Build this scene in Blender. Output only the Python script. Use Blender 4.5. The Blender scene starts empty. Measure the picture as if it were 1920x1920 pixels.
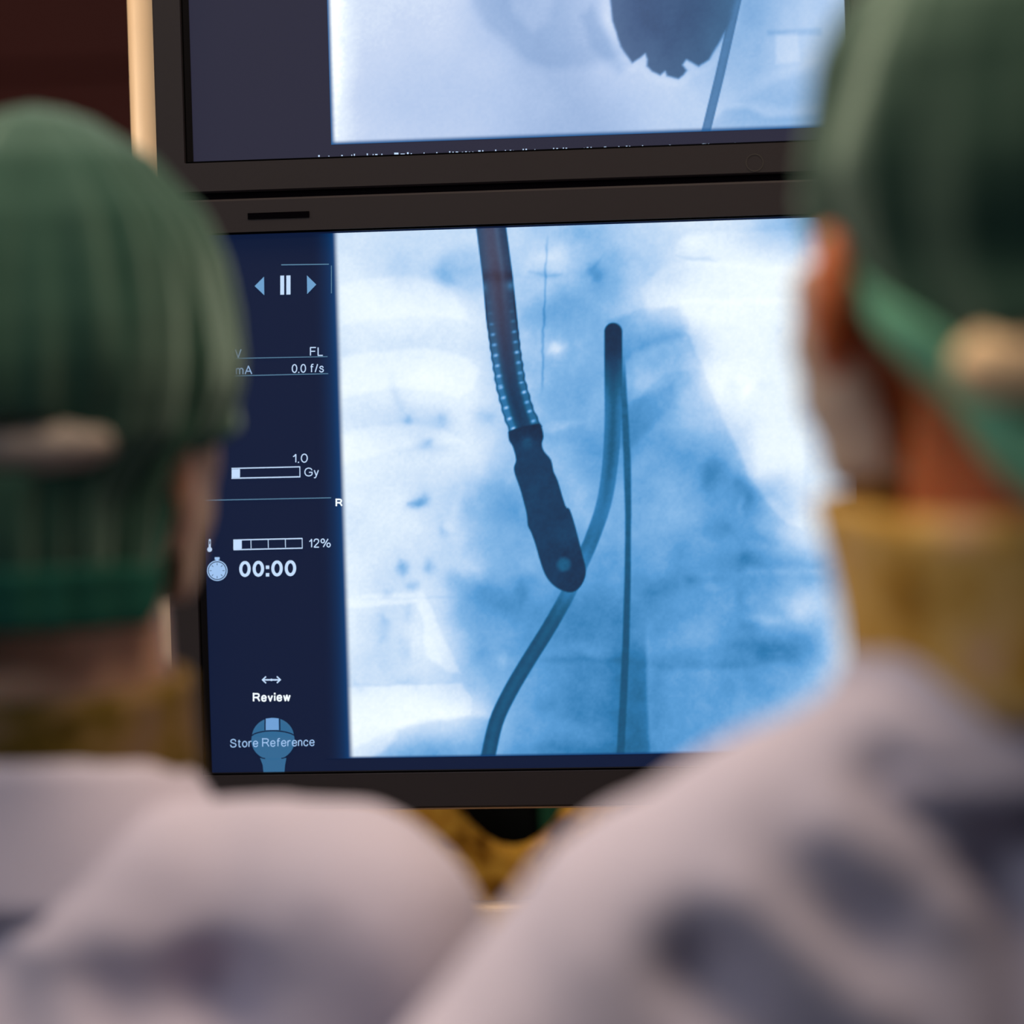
import bpy, bmesh, math, random
import numpy as np
from mathutils import Vector, Matrix, noise

C = bpy.context.scene.collection
R = math.radians
random.seed(7)

# ------------------------------------------------------------------ camera
cam_data = bpy.data.cameras.new('camera')
cam = bpy.data.objects.new('camera', cam_data)
C.objects.link(cam)
eye = Vector((0.36163, -2.57313, 1.59074))
right = Vector((0.9900176, 0.1381539, -0.0279046))
up = Vector((0.0227947, 0.0384323, 0.9990012))
fwd = Vector((-0.1390883, 0.9896648, -0.0348995))
m = Matrix.Identity(4)
for r_ in range(3):
    m[r_][0], m[r_][1], m[r_][2], m[r_][3] = right[r_], up[r_], -fwd[r_], eye[r_]
cam.matrix_world = m
cam_data.sensor_width = 36
cam_data.lens = 7800 / 1920 * 36
cam_data.clip_start = 0.05
cam_data.dof.use_dof = True
cam_data.dof.focus_distance = 2.605
cam_data.dof.aperture_fstop = 2.7
bpy.context.scene.camera = cam

# ------------------------------------------------------------------ view, world, lights
vs = bpy.context.scene.view_settings
vs.view_transform = 'Standard'
vs.look = 'None'
vs.exposure = 0.0
vs.gamma = 1.0
vs.use_curve_mapping = False

world = bpy.data.worlds.new('world')
bpy.context.scene.world = world
world.use_nodes = True
wb = world.node_tree.nodes['Background']
wb.inputs[0].default_value = (0.55, 0.65, 0.8, 1)
wb.inputs[1].default_value = 0.07


def area_light(name, loc, target, sx, sy, power, col):
    d = bpy.data.lights.new(name, 'AREA')
    d.shape = 'RECTANGLE'
    d.size, d.size_y = sx, sy
    d.energy = power
    d.color = col
    o = bpy.data.objects.new(name, d)
    C.objects.link(o)
    o.location = loc
    o.rotation_euler = (Vector(target) - Vector(loc)).to_track_quat('-Z', 'Y').to_euler()
    return o


area_light('ceiling_lamp_light', (0.35, -0.85, 2.80), (0.20, -0.80, 1.4), 1.1, 0.5, 22, (1.0, 0.77, 0.55))
area_light('ceiling_lamp_light', (-1.30, -2.30, 2.80), (-0.3, -0.4, 1.5), 1.1, 0.5, 15, (0.78, 0.88, 1.0))  # unseen lamp serving as added cool fill on the gowns
area_light('ceiling_lamp_light', (-1.35, -0.30, 2.80), (-0.2, 0.4, 1.3), 1.1, 0.5, 24, (1.0, 0.80, 0.58))  # unseen lamp added to brighten the golden apron and the left sides


# ------------------------------------------------------------------ helpers
def lin(c):
    c = np.asarray(c, float) / 255.0
    return np.where(c <= 0.04045, c / 12.92, ((c + 0.055) / 1.055) ** 2.4)


def rgb(*c):
    return tuple(float(v) for v in lin(c)) + (1.0,)


def mat(name, color, rough=0.6, spec=0.4, metal=0.0, noise_amt=0.0, noise_scale=20.0, bump=0.0, bump_scale=60.0, sss=0.0, sheen=0.0):
    mt = bpy.data.materials.new(name)
    mt.use_nodes = True
    nt = mt.node_tree
    b = nt.nodes['Principled BSDF']
    b.inputs['Base Color'].default_value = color
    b.inputs['Roughness'].default_value = rough
    b.inputs['Specular IOR Level'].default_value = spec
    b.inputs['Metallic'].default_value = metal
    if sss:
        b.inputs['Subsurface Weight'].default_value = sss
        b.inputs['Subsurface Radius'].default_value = (0.02, 0.006, 0.003)
        b.inputs['Subsurface Scale'].default_value = 1.0
    if sheen:
        b.inputs['Sheen Weight'].default_value = sheen
        b.inputs['Sheen Tint'].default_value = (.70, .95, .85, 1)
    tc = nt.nodes.new('ShaderNodeTexCoord')
    if noise_amt:
        n = nt.nodes.new('ShaderNodeTexNoise')
        n.inputs['Scale'].default_value = noise_scale
        n.inputs['Detail'].default_value = 4
        nt.links.new(tc.outputs['Object'], n.inputs['Vector'])
        mx = nt.nodes.new('ShaderNodeMix')
        mx.data_type = 'RGBA'
        mx.inputs[6].default_value = tuple(v * (1 - noise_amt) for v in color[:3]) + (1,)
        mx.inputs[7].default_value = tuple(min(1, v * (1 + noise_amt)) for v in color[:3]) + (1,)
        nt.links.new(n.outputs['Fac'], mx.inputs[0])
        nt.links.new(mx.outputs[2], b.inputs['Base Color'])
    if bump:
        n2 = nt.nodes.new('ShaderNodeTexNoise')
        n2.inputs['Scale'].default_value = bump_scale
        n2.inputs['Detail'].default_value = 5
        nt.links.new(tc.outputs['Object'], n2.inputs['Vector'])
        bp = nt.nodes.new('ShaderNodeBump')
        bp.inputs['Strength'].default_value = bump
        bp.inputs['Distance'].default_value = 0.004
        nt.links.new(n2.outputs['Fac'], bp.inputs['Height'])
        nt.links.new(bp.outputs['Normal'], b.inputs['Normal'])
    return mt


def glow(name, color, strength=1.0):
    mt = bpy.data.materials.new(name)
    mt.use_nodes = True
    nt = mt.node_tree
    b = nt.nodes['Principled BSDF']
    b.inputs['Base Color'].default_value = (0.004, 0.004, 0.005, 1)
    b.inputs['Roughness'].default_value = 0.45
    b.inputs['Specular IOR Level'].default_value = 0.15
    b.inputs['Emission Color'].default_value = color
    b.inputs['Emission Strength'].default_value = strength
    return mt


def glow_attr(name):
    mt = glow(name, (1, 1, 1, 1))
    nt = mt.node_tree
    a = nt.nodes.new('ShaderNodeVertexColor')
    a.layer_name = 'picture'
    nt.links.new(a.outputs['Color'], nt.nodes['Principled BSDF'].inputs['Emission Color'])
    return mt


def mottled(name, stops, scale=14.0):
    """cloth printed with a mottled pattern"""
    mt = mat(name, (0.5, 0.5, 0.5, 1), rough=0.8, spec=0.1)
    nt = mt.node_tree
    tc = nt.nodes.new('ShaderNodeTexCoord')
    n = nt.nodes.new('ShaderNodeTexNoise')
    n.inputs['Scale'].default_value = scale
    n.inputs['Detail'].default_value = 5
    n.inputs['Roughness'].default_value = 0.6
    nt.links.new(tc.outputs['Object'], n.inputs['Vector'])
    cr = nt.nodes.new('ShaderNodeValToRGB')
    el = cr.color_ramp.elements
    el[0].position, el[0].color = stops[0]
    el[1].position, el[1].color = stops[-1]
    for p, c in stops[1:-1]:
        e = el.new(p)
        e.color = c
    nt.links.new(n.outputs['Fac'], cr.inputs[0])
    nt.links.new(cr.outputs[0], nt.nodes['Principled BSDF'].inputs['Base Color'])
    return mt


def link(name, me, material=None, parent=None, smooth=False):
    o = bpy.data.objects.new(name, me)
    C.objects.link(o)
    if material:
        me.materials.clear()
        me.materials.append(material)
    if parent is not None:
        o.parent = parent
    if smooth:
        me.polygons.foreach_set('use_smooth', [True] * len(me.polygons))
    return o


def mesh(name, verts, faces, material=None, parent=None, smooth=False):
    me = bpy.data.meshes.new(name)
    me.from_pydata([tuple(v) for v in verts], [], faces)
    me.update()
    return link(name, me, material, parent, smooth)


def obj_bm(name, bm, material=None, parent=None, smooth=False):
    me = bpy.data.meshes.new(name)
    bmesh.ops.recalc_face_normals(bm, faces=bm.faces)
    bm.to_mesh(me)
    bm.free()
    return link(name, me, material, parent, smooth)


def tag(o, label=None, cat=None, group=None, kind=None):
    if label: o['label'] = label
    if cat: o['category'] = cat
    if group: o['group'] = group
    if kind: o['kind'] = kind
    return o


def empty(name, loc, label=None, cat=None, group=None):
    o = bpy.data.objects.new(name, None)
    C.objects.link(o)
    o.location = loc
    o.empty_display_size = 0.1
    return tag(o, label, cat, group)


def box_bm(bm, x0, x1, y0, y1, z0, z1, bevel=0.0, seg=3):
    r = bmesh.ops.create_cube(bm, size=1.0)
    for v in r['verts']:
        v.co = Vector((x0 if v.co.x < 0 else x1, y0 if v.co.y < 0 else y1, z0 if v.co.z < 0 else z1))
    if bevel:
        es = list({e for v in r['verts'] for e in v.link_edges})
        bmesh.ops.bevel(bm, geom=es, offset=bevel, segments=seg, profile=0.5, affect='EDGES')


def box(name, x0, x1, y0, y1, z0, z1, material, parent=None, bevel=0.0, off=(0, 0, 0)):
    bm = bmesh.new()
    box_bm(bm, x0 - off[0], x1 - off[0], y0 - off[1], y1 - off[1], z0 - off[2], z1 - off[2], bevel)
    return obj_bm(name, bm, material, parent, smooth=False)


def rrect(x0, x1, z0, z1, r, n=6):
    pts = []
    for cx, cz, a0 in ((x1 - r, z1 - r, 0), (x0 + r, z1 - r, 90), (x0 + r, z0 + r, 180), (x1 - r, z0 + r, 270)):
        for i in range(n + 1):
            a = R(a0 + 90 * i / n)
            pts.append((cx + r * math.cos(a), cz + r * math.sin(a)))
    return pts


def ring(name, outer, inner, y0, y1, material, parent, y_in=None):
    """a frame between two matching loops, front at y0, back at y1"""
    n = len(outer)
    yi = y0 if y_in is None else y_in
    e = 0.0012
    oc = np.mean(np.array(outer), axis=0)
    v = []
    def shrink(p, d):
        q = np.array(p)
        return tuple(q - np.sign(q - oc) * d)
    v += [(*shrink(p, e), y0) for p in outer]
    v += [(*p, y0 + e) for p in outer]
    v += [(*p, y1) for p in outer]
    v += [(*p, y1) for p in inner]
    v += [(*p, yi) for p in inner]
    verts = [(a, y, b) for a, b, y in v]
    f = []
    for k in range(5):
        a, b = k * n, ((k + 1) % 5) * n
        for i in range(n):
            j = (i + 1) % n
            f.append((a + i, a + j, b + j, b + i))
    o = mesh(name, verts, f, material, parent)
    bm = bmesh.new(); bm.from_mesh(o.data)
    bmesh.ops.recalc_face_normals(bm, faces=bm.faces)
    bm.to_mesh(o.data); bm.free()
    return o


def tube_bm(bm, p0, p1, r, seg=16):
    p0, p1 = Vector(p0), Vector(p1)
    d = p1 - p0
    r_ = bmesh.ops.create_cone(bm, cap_ends=True, segments=seg, radius1=r, radius2=r, depth=d.length)
    q = d.to_track_quat('Z', 'Y').to_matrix().to_4x4()
    bmesh.ops.transform(bm, matrix=Matrix.Translation((p0 + p1) / 2) @ q, verts=r_['verts'])


# ------------------------------------------------------------------ materials
M = {}
M['wall_red'] = mat('dark_red_panel', rgb(62, 9, 7), rough=0.6, spec=0.2, noise_amt=0.12, noise_scale=3)
M['wall_plain'] = mat('painted_wall', rgb(128, 138, 160), rough=0.8, noise_amt=0.05)
M['ceiling'] = mat('ceiling_white', rgb(186, 192, 204), rough=0.9, noise_amt=0.03)
M['floor'] = mat('floor_vinyl', rgb(84, 92, 106), rough=0.5, noise_amt=0.1, noise_scale=8)
M['bezel'] = mat('bezel_plastic', rgb(36, 32, 36), rough=0.55, spec=0.3, noise_amt=0.04, noise_scale=300)
M['lip'] = mat('black_lip', rgb(12, 11, 12), rough=0.6, spec=0.2, noise_amt=0.05)
M['housing'] = mat('housing_plastic', rgb(50, 47, 46), rough=0.6, noise_amt=0.05)
M['cream'] = mat('cream_metal', rgb(212, 184, 150), rough=0.38, spec=0.5, noise_amt=0.03, noise_scale=30)
M['slot'] = mat('slot_black', rgb(6, 5, 9), rough=1.0, spec=0.0, noise_amt=0.1)
M['rubber'] = mat('rubber', rgb(25, 25, 25), rough=0.8, noise_amt=0.1)

# ------------------------------------------------------------------ room shell
def struct(o):
    return tag(o, kind='structure')

X0, X1, Y0, Y1, ZC = -2.6, 2.6, -3.6, 1.9, 2.9
struct(box('floor', X0 - .1, X1 + .1, Y0 - .1, Y1 + .1, -0.1, 0.0, M['floor']))
struct(box('ceiling', X0 - .1, X1 + .1, Y0 - .1, Y1 + .1, ZC, ZC + .1, M['ceiling']))
struct(box('wall_left', X0 - .1, X0, Y0, Y1, 0, ZC, M['wall_plain']))
struct(box('wall_right', X1, X1 + .1, Y0, Y1, 0, ZC, M['wall_plain']))
struct(box('wall_front', X0, X1, Y0 - .1, Y0, 0, ZC, M['wall_plain']))
bm = bmesh.new()
for z0, z1 in ((0.0, 0.62), (0.645, 1.27), (1.295, 1.905), (1.93, 2.9)):
    box_bm(bm, X0, X1, Y1, Y1 + .1, z0, z1, 0.004, 2)
box_bm(bm, X0, X1, Y1 + .012, Y1 + .1, 0, ZC)
struct(obj_bm('wall_back', bm, M['wall_red']))
struct(box('baseboard_back', X0, X1, Y1 - .015, Y1, 0, .1, M['lip']))

# ------------------------------------------------------------------ screen artwork coordinates
# the artwork on the displays is drawn on its own 1920-unit drawing sheet; this matrix maps a point (x, z) of the
# display plane to sheet units
H = np.array([[2850.4551275, -94.3412584, 1086.6825763], [-116.9402423, -2939.5153683, 5349.2700179], [-0.0522447, -0.013109, 1.0]])
HI = np.linalg.inv(H)
YS = 0.010


def sheet(px, py):
    w = HI @ np.array([px, py, 1.0])
    return w[0] / w[2], w[1] / w[2]


def smooth(a, b, x):
    t = np.clip((x - a) / (b - a), 0, 1)
    return t * t * (3 - 2 * t)


def seg_dist(X, Y, pts):
    """distance to a polyline, plus signed side and the position along it (0..1)"""
    best = np.full(X.shape, 1e9); side = np.zeros(X.shape); along = np.zeros(X.shape)
    pts = np.array(pts, float)
    L = np.r_[0, np.cumsum(np.hypot(*np.diff(pts, axis=0).T))]
    for i in range(len(pts) - 1):
        a, b = pts[i], pts[i + 1]
        d = b - a
        t = np.clip(((X - a[0]) * d[0] + (Y - a[1]) * d[1]) / (d @ d), 0, 1)
        ex, ey = X - a[0] - t * d[0], Y - a[1] - t * d[1]
        q = np.hypot(ex, ey)
        k = q < best
        best = np.where(k, q, best)
        side = np.where(k, np.sign(d[0] * ey - d[1] * ex) * q, side)
        along = np.where(k, (L[i] + t * (L[i + 1] - L[i])) / L[-1], along)
    return best, side, along


def poly_sd(X, Y, pts):
    """signed distance to a polygon, negative inside"""
    pts = [tuple(map(float, p)) for p in pts]
    ins = np.zeros(X.shape, bool)
    d = np.full(X.shape, 1e9)
    n = len(pts)
    for i in range(n):
        (x0, y0), (x1, y1) = pts[i], pts[(i + 1) % n]
        if y0 != y1:
            c = ((y0 > Y) != (y1 > Y)) & (X < (x1 - x0) * (Y - y0) / (y1 - y0) + x0)
            ins ^= c
        dx, dy = x1 - x0, y1 - y0
        t = np.clip(((X - x0) * dx + (Y - y0) * dy) / (dx * dx + dy * dy + 1e-9), 0, 1)
        d = np.minimum(d, np.hypot(X - x0 - t * dx, Y - y0 - t * dy))
    return np.where(ins, -d, d)


def rounded(p, k=5):
    out = []
    for i in range(len(p) - 1):
        p0, p1, p2, p3 = p[max(i - 1, 0)], p[i], p[i + 1], p[min(i + 2, len(p) - 1)]
        for q in range(k):
            t = q / k
            out.append(tuple(p1[c] + .5 * t * (p2[c] - p0[c] + t * (2 * p0[c] - 5 * p1[c] + 4 * p2[c] - p3[c] + t * (3 * (p1[c] - p2[c]) + p3[c] - p0[c]))) for c in (0, 1)))
    return out + [tuple(p[-1])]


def value_noise(X, Y, s, seed):
    rng = np.random.RandomState(seed)
    g = rng.rand(256, 256)
    x, y = X / s + 500, Y / s + 500
    xi, yi = np.floor(x).astype(int), np.floor(y).astype(int)
    fx, fy = x - xi, y - yi
    fx, fy = fx * fx * (3 - 2 * fx), fy * fy * (3 - 2 * fy)
    G = lambda a, b: g[a % 256, b % 256]
    return (G(xi, yi) * (1 - fx) + G(xi + 1, yi) * fx) * (1 - fy) + (G(xi, yi + 1) * (1 - fx) + G(xi + 1, yi + 1) * fx) * fy


def fbm(X, Y, s, seed, octaves=4):
    v = 0; a = 1; t = 0
    for k in range(octaves):
        v = v + a * (value_noise(X, Y, s / 2 ** k, seed + k) - .5)
        t += a; a *= .55
    return v / t


def grid_lerp(X, Y, xs, ys, g):
    """smooth interpolation of a coarse grid of film densities"""
    g = np.array(g, float)
    def cub(p0, p1, p2, p3, t):
        return p1 + .5 * t * (p2 - p0 + t * (2 * p0 - 5 * p1 + 4 * p2 - p3 + t * (3 * (p1 - p2) + p3 - p0)))
    u = np.interp(X, xs, np.arange(len(xs))); v = np.interp(Y, ys, np.arange(len(ys)))
    i = np.clip(np.floor(u).astype(int), 0, len(xs) - 2); j = np.clip(np.floor(v).astype(int), 0, len(ys) - 2)
    fu, fv = u - i, v - j
    nx, ny = len(xs) - 1, len(ys) - 1
    rows = []
    for dj in (-1, 0, 1, 2):
        jj = np.clip(j + dj, 0, ny)
        rows.append(cub(*[g[jj, np.clip(i + di, 0, nx)] for di in (-1, 0, 1, 2)], fu))
    return cub(*rows, fv)


def ramp(t, stops):
    p = [s[0] for s in stops]
    c = np.array([lin(s[1]) * (s[2] if len(s) > 2 else 1.0) for s in stops])
    return np.stack([np.interp(t, p, c[:, k]) for k in range(3)], -1)


def picture(name, parent, x0, x1, z0, z1, nx, nz, shade, y=YS - .0004):
    xs, zs = np.linspace(x0, x1, nx), np.linspace(z0, z1, nz)
    GX, GZ = np.meshgrid(xs, zs)
    w = H[2, 0] * GX + H[2, 1] * GZ + H[2, 2]
    SX = (H[0, 0] * GX + H[0, 1] * GZ + H[0, 2]) / w
    SY = (H[1, 0] * GX + H[1, 1] * GZ + H[1, 2]) / w
    col = shade(SX, SY, (GX - x0) / (x1 - x0), (GZ - z0) / (z1 - z0))
    co = np.stack([GX - parent['ox'], np.full(GX.shape, y), GZ - parent['oz']], -1).reshape(-1, 3)
    ii = (np.arange(nz - 1)[:, None] * nx + np.arange(nx - 1)[None]).ravel()
    f = np.stack([ii, ii + 1, ii + nx + 1, ii + nx], -1).astype(np.int32)
    me = bpy.data.meshes.new(name)
    me.vertices.add(nx * nz); me.vertices.foreach_set('co', co.ravel())
    me.loops.add(f.size); me.loops.foreach_set('vertex_index', f.ravel())
    me.polygons.add(len(f)); me.polygons.foreach_set('loop_start', np.arange(0, f.size, 4, dtype=np.int32))
    me.polygons.foreach_set('loop_total', np.full(len(f), 4, np.int32))
    at = me.color_attributes.new('picture', 'FLOAT_COLOR', 'POINT')
    rgba = np.concatenate([col.reshape(-1, 3), np.ones((nx * nz, 1))], 1).astype(np.float32)
    at.data.foreach_set('color', rgba.ravel())
    me.update(); me.validate()
    return link(name, me, glow_attr(name + '_light'), parent)


# ------------------------------------------------------------------ x-ray pictures
GXS = [640, 720, 800, 880, 960, 1040, 1120, 1200, 1280, 1360, 1440, 1520, 1600]
GYS = [440, 510, 580, 650, 720, 790, 860, 930, 1000, 1070, 1140, 1210, 1280, 1350, 1420]
DENS = [
    [88, 86, 82, 80, 80, 74, 70, 80, 88, 88, 76, 70, 80],
    [92, 85, 80, 73, 78, 80, 66, 72, 86, 95, 95, 96, 92],
    [94, 96, 95, 88, 76, 64, 63, 78, 94, 97, 95, 90, 84],
    [90, 91, 88, 86, 72, 67, 64, 62, 64, 92, 92, 86, 80],
    [98, 97, 99, 93, 72, 63, 61, 68, 66, 97, 95, 90, 84],
    [92, 86, 83, 89, 74, 63, 60, 55, 68, 74, 92, 88, 86],
    [98, 94, 90, 90, 72, 66, 58, 60, 56, 62, 92, 92, 88],
    [94, 92, 85, 74, 60, 66, 61, 60, 62, 52, 58, 92, 90],
    [92, 92, 88, 72, 61, 60, 60, 61, 62, 55, 66, 90, 88],
    [97, 87, 84, 70, 61, 60, 58, 57, 56, 53, 53, 62, 74],
    [95, 86, 88, 62, 58, 52, 50, 50, 56, 58, 60, 74, 84],
    [93, 82, 92, 70, 58, 50, 46, 50, 58, 55, 54, 58, 90],
    [89, 84, 86, 75, 60, 52, 48, 50, 58, 53, 56, 68, 88],
    [96, 98, 97, 90, 62, 52, 46, 48, 57, 60, 66, 72, 80],
    [94, 80, 70, 70, 58, 50, 44, 46, 54, 58, 64, 70, 76]]

BLUE = [(0, (14, 20, 40)), (8, (22, 38, 66)), (16, (24, 60, 96)), (30, (26, 90, 130)), (42, (46, 122, 178)), (55, (88, 156, 214)),
        (66, (130, 182, 230)), (76, (172, 206, 242)), (86, (208, 228, 250)), (94, (234, 246, 254), 1.05), (102, (250, 255, 255), 1.25)]


def chest_film(X, Y, u, v):
    wx = X + 16 * fbm(X, Y, 60, 3); wy = Y + 16 * fbm(X, Y, 60, 11)
    t = grid_lerp(wx, wy, GXS, GYS, DENS)
    t = t + 11 * fbm(X, Y, 75, 21, 5) + 7 * fbm(X, Y, 34, 25, 3) * smooth(96, 70, t) + 2 * fbm(X, Y, 30, 27, 3)
    bx, by = X + 22 * fbm(X, Y, 34, 121), Y + 22 * fbm(X, Y, 34, 131)
    px_, py_ = X + 9 * fbm(X, Y, 40, 141), Y + 9 * fbm(X, Y, 40, 151)
    def region(pts, amt, soft):
        nonlocal t
        t = t + amt * (1 - smooth(-soft, soft, poly_sd(px_, py_, pts)))
    def blot(cx, cy, rx, ry, amt, rot=0.0):
        nonlocal t
        ca, sa = math.cos(rot), math.sin(rot)
        dx, dy = bx - cx, by - cy
        q = ((dx * ca + dy * sa) / rx) ** 2 + ((-dx * sa + dy * ca) / ry) ** 2
        t = t + .85 * amt * np.exp(-q)
    def line(pts, w, amt):
        nonlocal t
        d, s, a = seg_dist(px_, py_, pts)
        t = t + amt * np.exp(-(d / w) ** 2) * smooth(0, .12, a) * smooth(1, .88, a)
    # bright lung field at the right, with its sloping edge
    region([(1273, 560), (1290, 600), (1303, 660), (1330, 720), (1358, 790), (1388, 850), (1412, 905), (1440, 945), (1475, 980), (1505, 990), (1515, 560)], 7, 6)
    region([(1200, 545), (1240, 510), (1262, 495), (1300, 490), (1500, 500), (1500, 570), (1275, 570), (1215, 590)], 6, 7)
    region([(1262, 480), (1270, 452), (1290, 440), (1500, 432), (1510, 520), (1270, 492)], 4, 6)
    region([(1265, 480), (1330, 484), (1345, 492), (1290, 489)], -8, 5)
    region([(1140, 600), (1200, 580), (1272, 578), (1288, 625), (1240, 640), (1190, 662), (1165, 690), (1150, 640)], -7, 7)
    region([(1140, 780), (1200, 745), (1262, 715), (1270, 760), (1230, 790), (1190, 830), (1150, 850)], -7, 9)
    region([(1185, 680), (1230, 650), (1288, 632), (1310, 690), (1250, 700), (1190, 745)], 5, 8)
    # left lung ribs
    region([(640, 535), (690, 522), (790, 520), (850, 545), (880, 600), (800, 592), (700, 598), (640, 610)], 5, 6)
    region([(640, 672), (690, 662), (800, 652), (870, 668), (898, 695), (890, 725), (860, 745), (800, 730), (740, 725), (640, 745)], 6, 6)
    region([(640, 815), (690, 800), (780, 796), (830, 805), (870, 830), (770, 838), (640, 870)], 6, 7)
    region([(640, 1122), (700, 1112), (790, 1108), (805, 1130), (820, 1170), (840, 1215), (865, 1262), (840, 1262), (800, 1230), (795, 1170), (780, 1130), (640, 1140)], 7, 5)
    region([(650, 1290), (740, 1284), (868, 1282), (884, 1310), (882, 1340), (800, 1350), (745, 1365), (700, 1385), (655, 1405)], 7, 5)
    region([(745, 1368), (820, 1352), (900, 1343), (940, 1350), (905, 1420), (700, 1422), (740, 1385)], -12, 8)
    for z in ((640, 1122, 860, 1120), (650, 1284, 868, 1282)):
        line([(z[0], z[1]), (z[2], z[3])], 3, -3)
    for b in ((785, 945, 17, 10, -30, -.2), (800, 935, 12, 12, -10), (750, 1066, 12, 16, -22), (808, 1060, 14, 16, -16), (772, 1098, 13, 10, -13), (722, 1112, 14, 9, -10),
              (765, 1150, 8, 20, -9), (722, 1165, 9, 16, -10, -.4), (715, 1195, 12, 16, -8), (762, 1220, 10, 24, -9), (765, 1275, 30, 10, -8), (680, 1288, 16, 10, -8),
              (765, 785, 11, 9, -14), (825, 790, 16, 18, -13, .5), (742, 735, 9, 36, -8, -.35), (800, 832, 10, 10, -16), (800, 840, 24, 12, -8), (830, 995, 8, 14, -10),
              (910, 785, 24, 18, -10), (835, 505, 20, 26, -9, .3), (850, 525, 26, 10, -8, .5), (1120, 516, 16, 18, -14), (1116, 500, 6, 22, -9, .6), (1040, 655, 14, 11, 20), (1032, 652, 26, 34, 5),
              (960, 960, 26, 40, -5), (900, 1100, 40, 18, -9, .35), (850, 1090, 16, 26, -8), (980, 1110, 10, 24, -9), (950, 1140, 30, 24, -7), (905, 1225, 24, 18, -7),
              (945, 1240, 10, 16, 8), (880, 1065, 34, 20, 7), (850, 990, 22, 26, 6), (1340, 880, 28, 24, -12), (1325, 905, 20, 26, -8), (1385, 905, 14, 16, -9),
              (1275, 1020, 24, 22, -6), (1350, 985, 34, 14, -8, .4), (1430, 1010, 40, 14, -8, .25), (1330, 1000, 60, 14, -5, .3), (1400, 1050, 18, 16, -11), (1390, 1120, 14, 34, -8), (1405, 1180, 26, 26, -9), (1450, 1220, 34, 14, -8),
              (1335, 1095, 14, 14, 7), (1440, 1165, 34, 10, 9, .3), (1480, 1085, 30, 14, 8, .4), (1500, 1140, 30, 34, 7), (1240, 1100, 40, 14, -7, -.4), (1270, 970, 40, 30, 4), (1320, 1190, 40, 30, 5),
              (1200, 930, 18, 30, -4), (1400, 935, 14, 20, -6), (1390, 950, 10, 20, 8), (1445, 950, 24, 30, 12), (1425, 880, 14, 24, 8), (1400, 720, 30, 14, 5), (1330, 700, 26, 24, 6),
              (1300, 455, 22, 14, 8), (1400, 730, 9, 22, 8), (1376, 726, 12, 12, -9), (1432, 720, 16, 12, -8), (1459, 615, 12, 18, -9), (1335, 573, 9, 9, -6), (1365, 612, 22, 8, -5), (1290, 620, 10, 8, 4), (1530, 470, 24, 20, 6),
              (1020, 480, 26, 12, 8), (1050, 475, 16, 30, 6), (1030, 515, 44, 8, -7), (1070, 440, 40, 16, -6), (1065, 560, 60, 50, -3), (1010, 600, 30, 30, -3), (985, 640, 16, 22, 6), (1000, 760, 40, 40, 3), (1060, 795, 50, 10, 7, -.2), (1040, 820, 50, 14, -5),
              (1100, 850, 40, 30, -4), (1180, 850, 26, 30, -5), (1090, 960, 30, 40, 5), (1110, 1150, 60, 50, -5), (1090, 1216, 70, 14, 6), (1060, 1300, 80, 50, -3), (1020, 1280, 60, 24, 4), (1100, 1370, 70, 20, 4), (1070, 1405, 90, 14, -5), (990, 1250, 12, 14, -6)):
        blot(*b)
    # diaphragm and heart edges, the dark band beside the wire
    line([(1000, 1240), (1100, 1234), (1180, 1243)], 7, -4)
    line([(1130, 1230), (1260, 1252), (1390, 1248), (1500, 1232)], 8, -3)
    region([(1235, 1255), (1300, 1252), (1370, 1250), (1440, 1243), (1500, 1238), (1495, 1215), (1460, 1195), (1380, 1200), (1300, 1220), (1220, 1235)], -5, 12)
    line([(1300, 1083), (1400, 1073), (1480, 1070), (1560, 1075)], 8, 5)
    line([(1280, 1090), (1330, 1084), (1400, 1068)], 9, -5)
    band = poly_sd(X + 3 * fbm(X, Y, 30, 161), Y, [(1100, 1100), (1209, 1100), (1212, 1240), (1214, 1330), (1219, 1425), (1100, 1425)])
    t = t - 10 * (1 - smooth(-5, 5, band)) * smooth(1150, 1250, Y) * smooth(1110, 1200, X)
    line([(1214, 1150), (1217, 1300), (1222, 1400)], 8, 3)
    line([(870, 905), (855, 945), (838, 1000)], 9, 4)
    line([(1028, 432), (1024, 520), (1020, 640), (1017, 745)], 2.6, -12)
    line([(987, 509), (1030, 520), (1060, 514)], 4, -5)
    t = np.where(t > 82, 82 + 15 * np.tanh((t - 82) / 19), t)
    # catheter, first strand behind the probe
    cath = [(1150, 622), (1150, 720), (1149, 800), (1143, 880), (1132, 945), (1112, 1005), (1088, 1062), (1064, 1115), (1030, 1176), (990, 1240), (955, 1300), (930, 1355), (914, 1425)]
    d, s, a = seg_dist(X, Y, rounded(cath, 4))
    w = 13.5 + 3.0 * smooth(.5, .05, a)
    inside = 1 - smooth(w - 2.5, w + 2.5, d)
    faint = 1 - .66 * np.exp(-((a - .555) / .075) ** 2) - .25 * np.exp(-((a - .4) / .08) ** 2)
    lum = 28 - 5 * np.exp(-((np.abs(s) - 9) / 5) ** 2) + 4 * fbm(X, Y, 12, 5)
    lum = lum + (40 - 10 * np.exp(-(s / 9) ** 2) - lum) * smooth(.50, .34, a)
    lum = lum * (1 - smooth(.17, .02, a)) + 11 * smooth(.17, .02, a)
    t = t * (1 - inside * faint) + lum * inside * faint
    # second strand, thinning into the wire
    d, s, a = seg_dist(X, Y, [(1160, 640), (1167, 690), (1171, 760), (1176, 860), (1178, 960), (1177, 1080), (1174, 1200), (1169, 1310), (1163, 1425)])
    w = np.interp(a, [0, .12, .3, .45, 1], [7, 5.5, 6.5, 5, 7])
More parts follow.
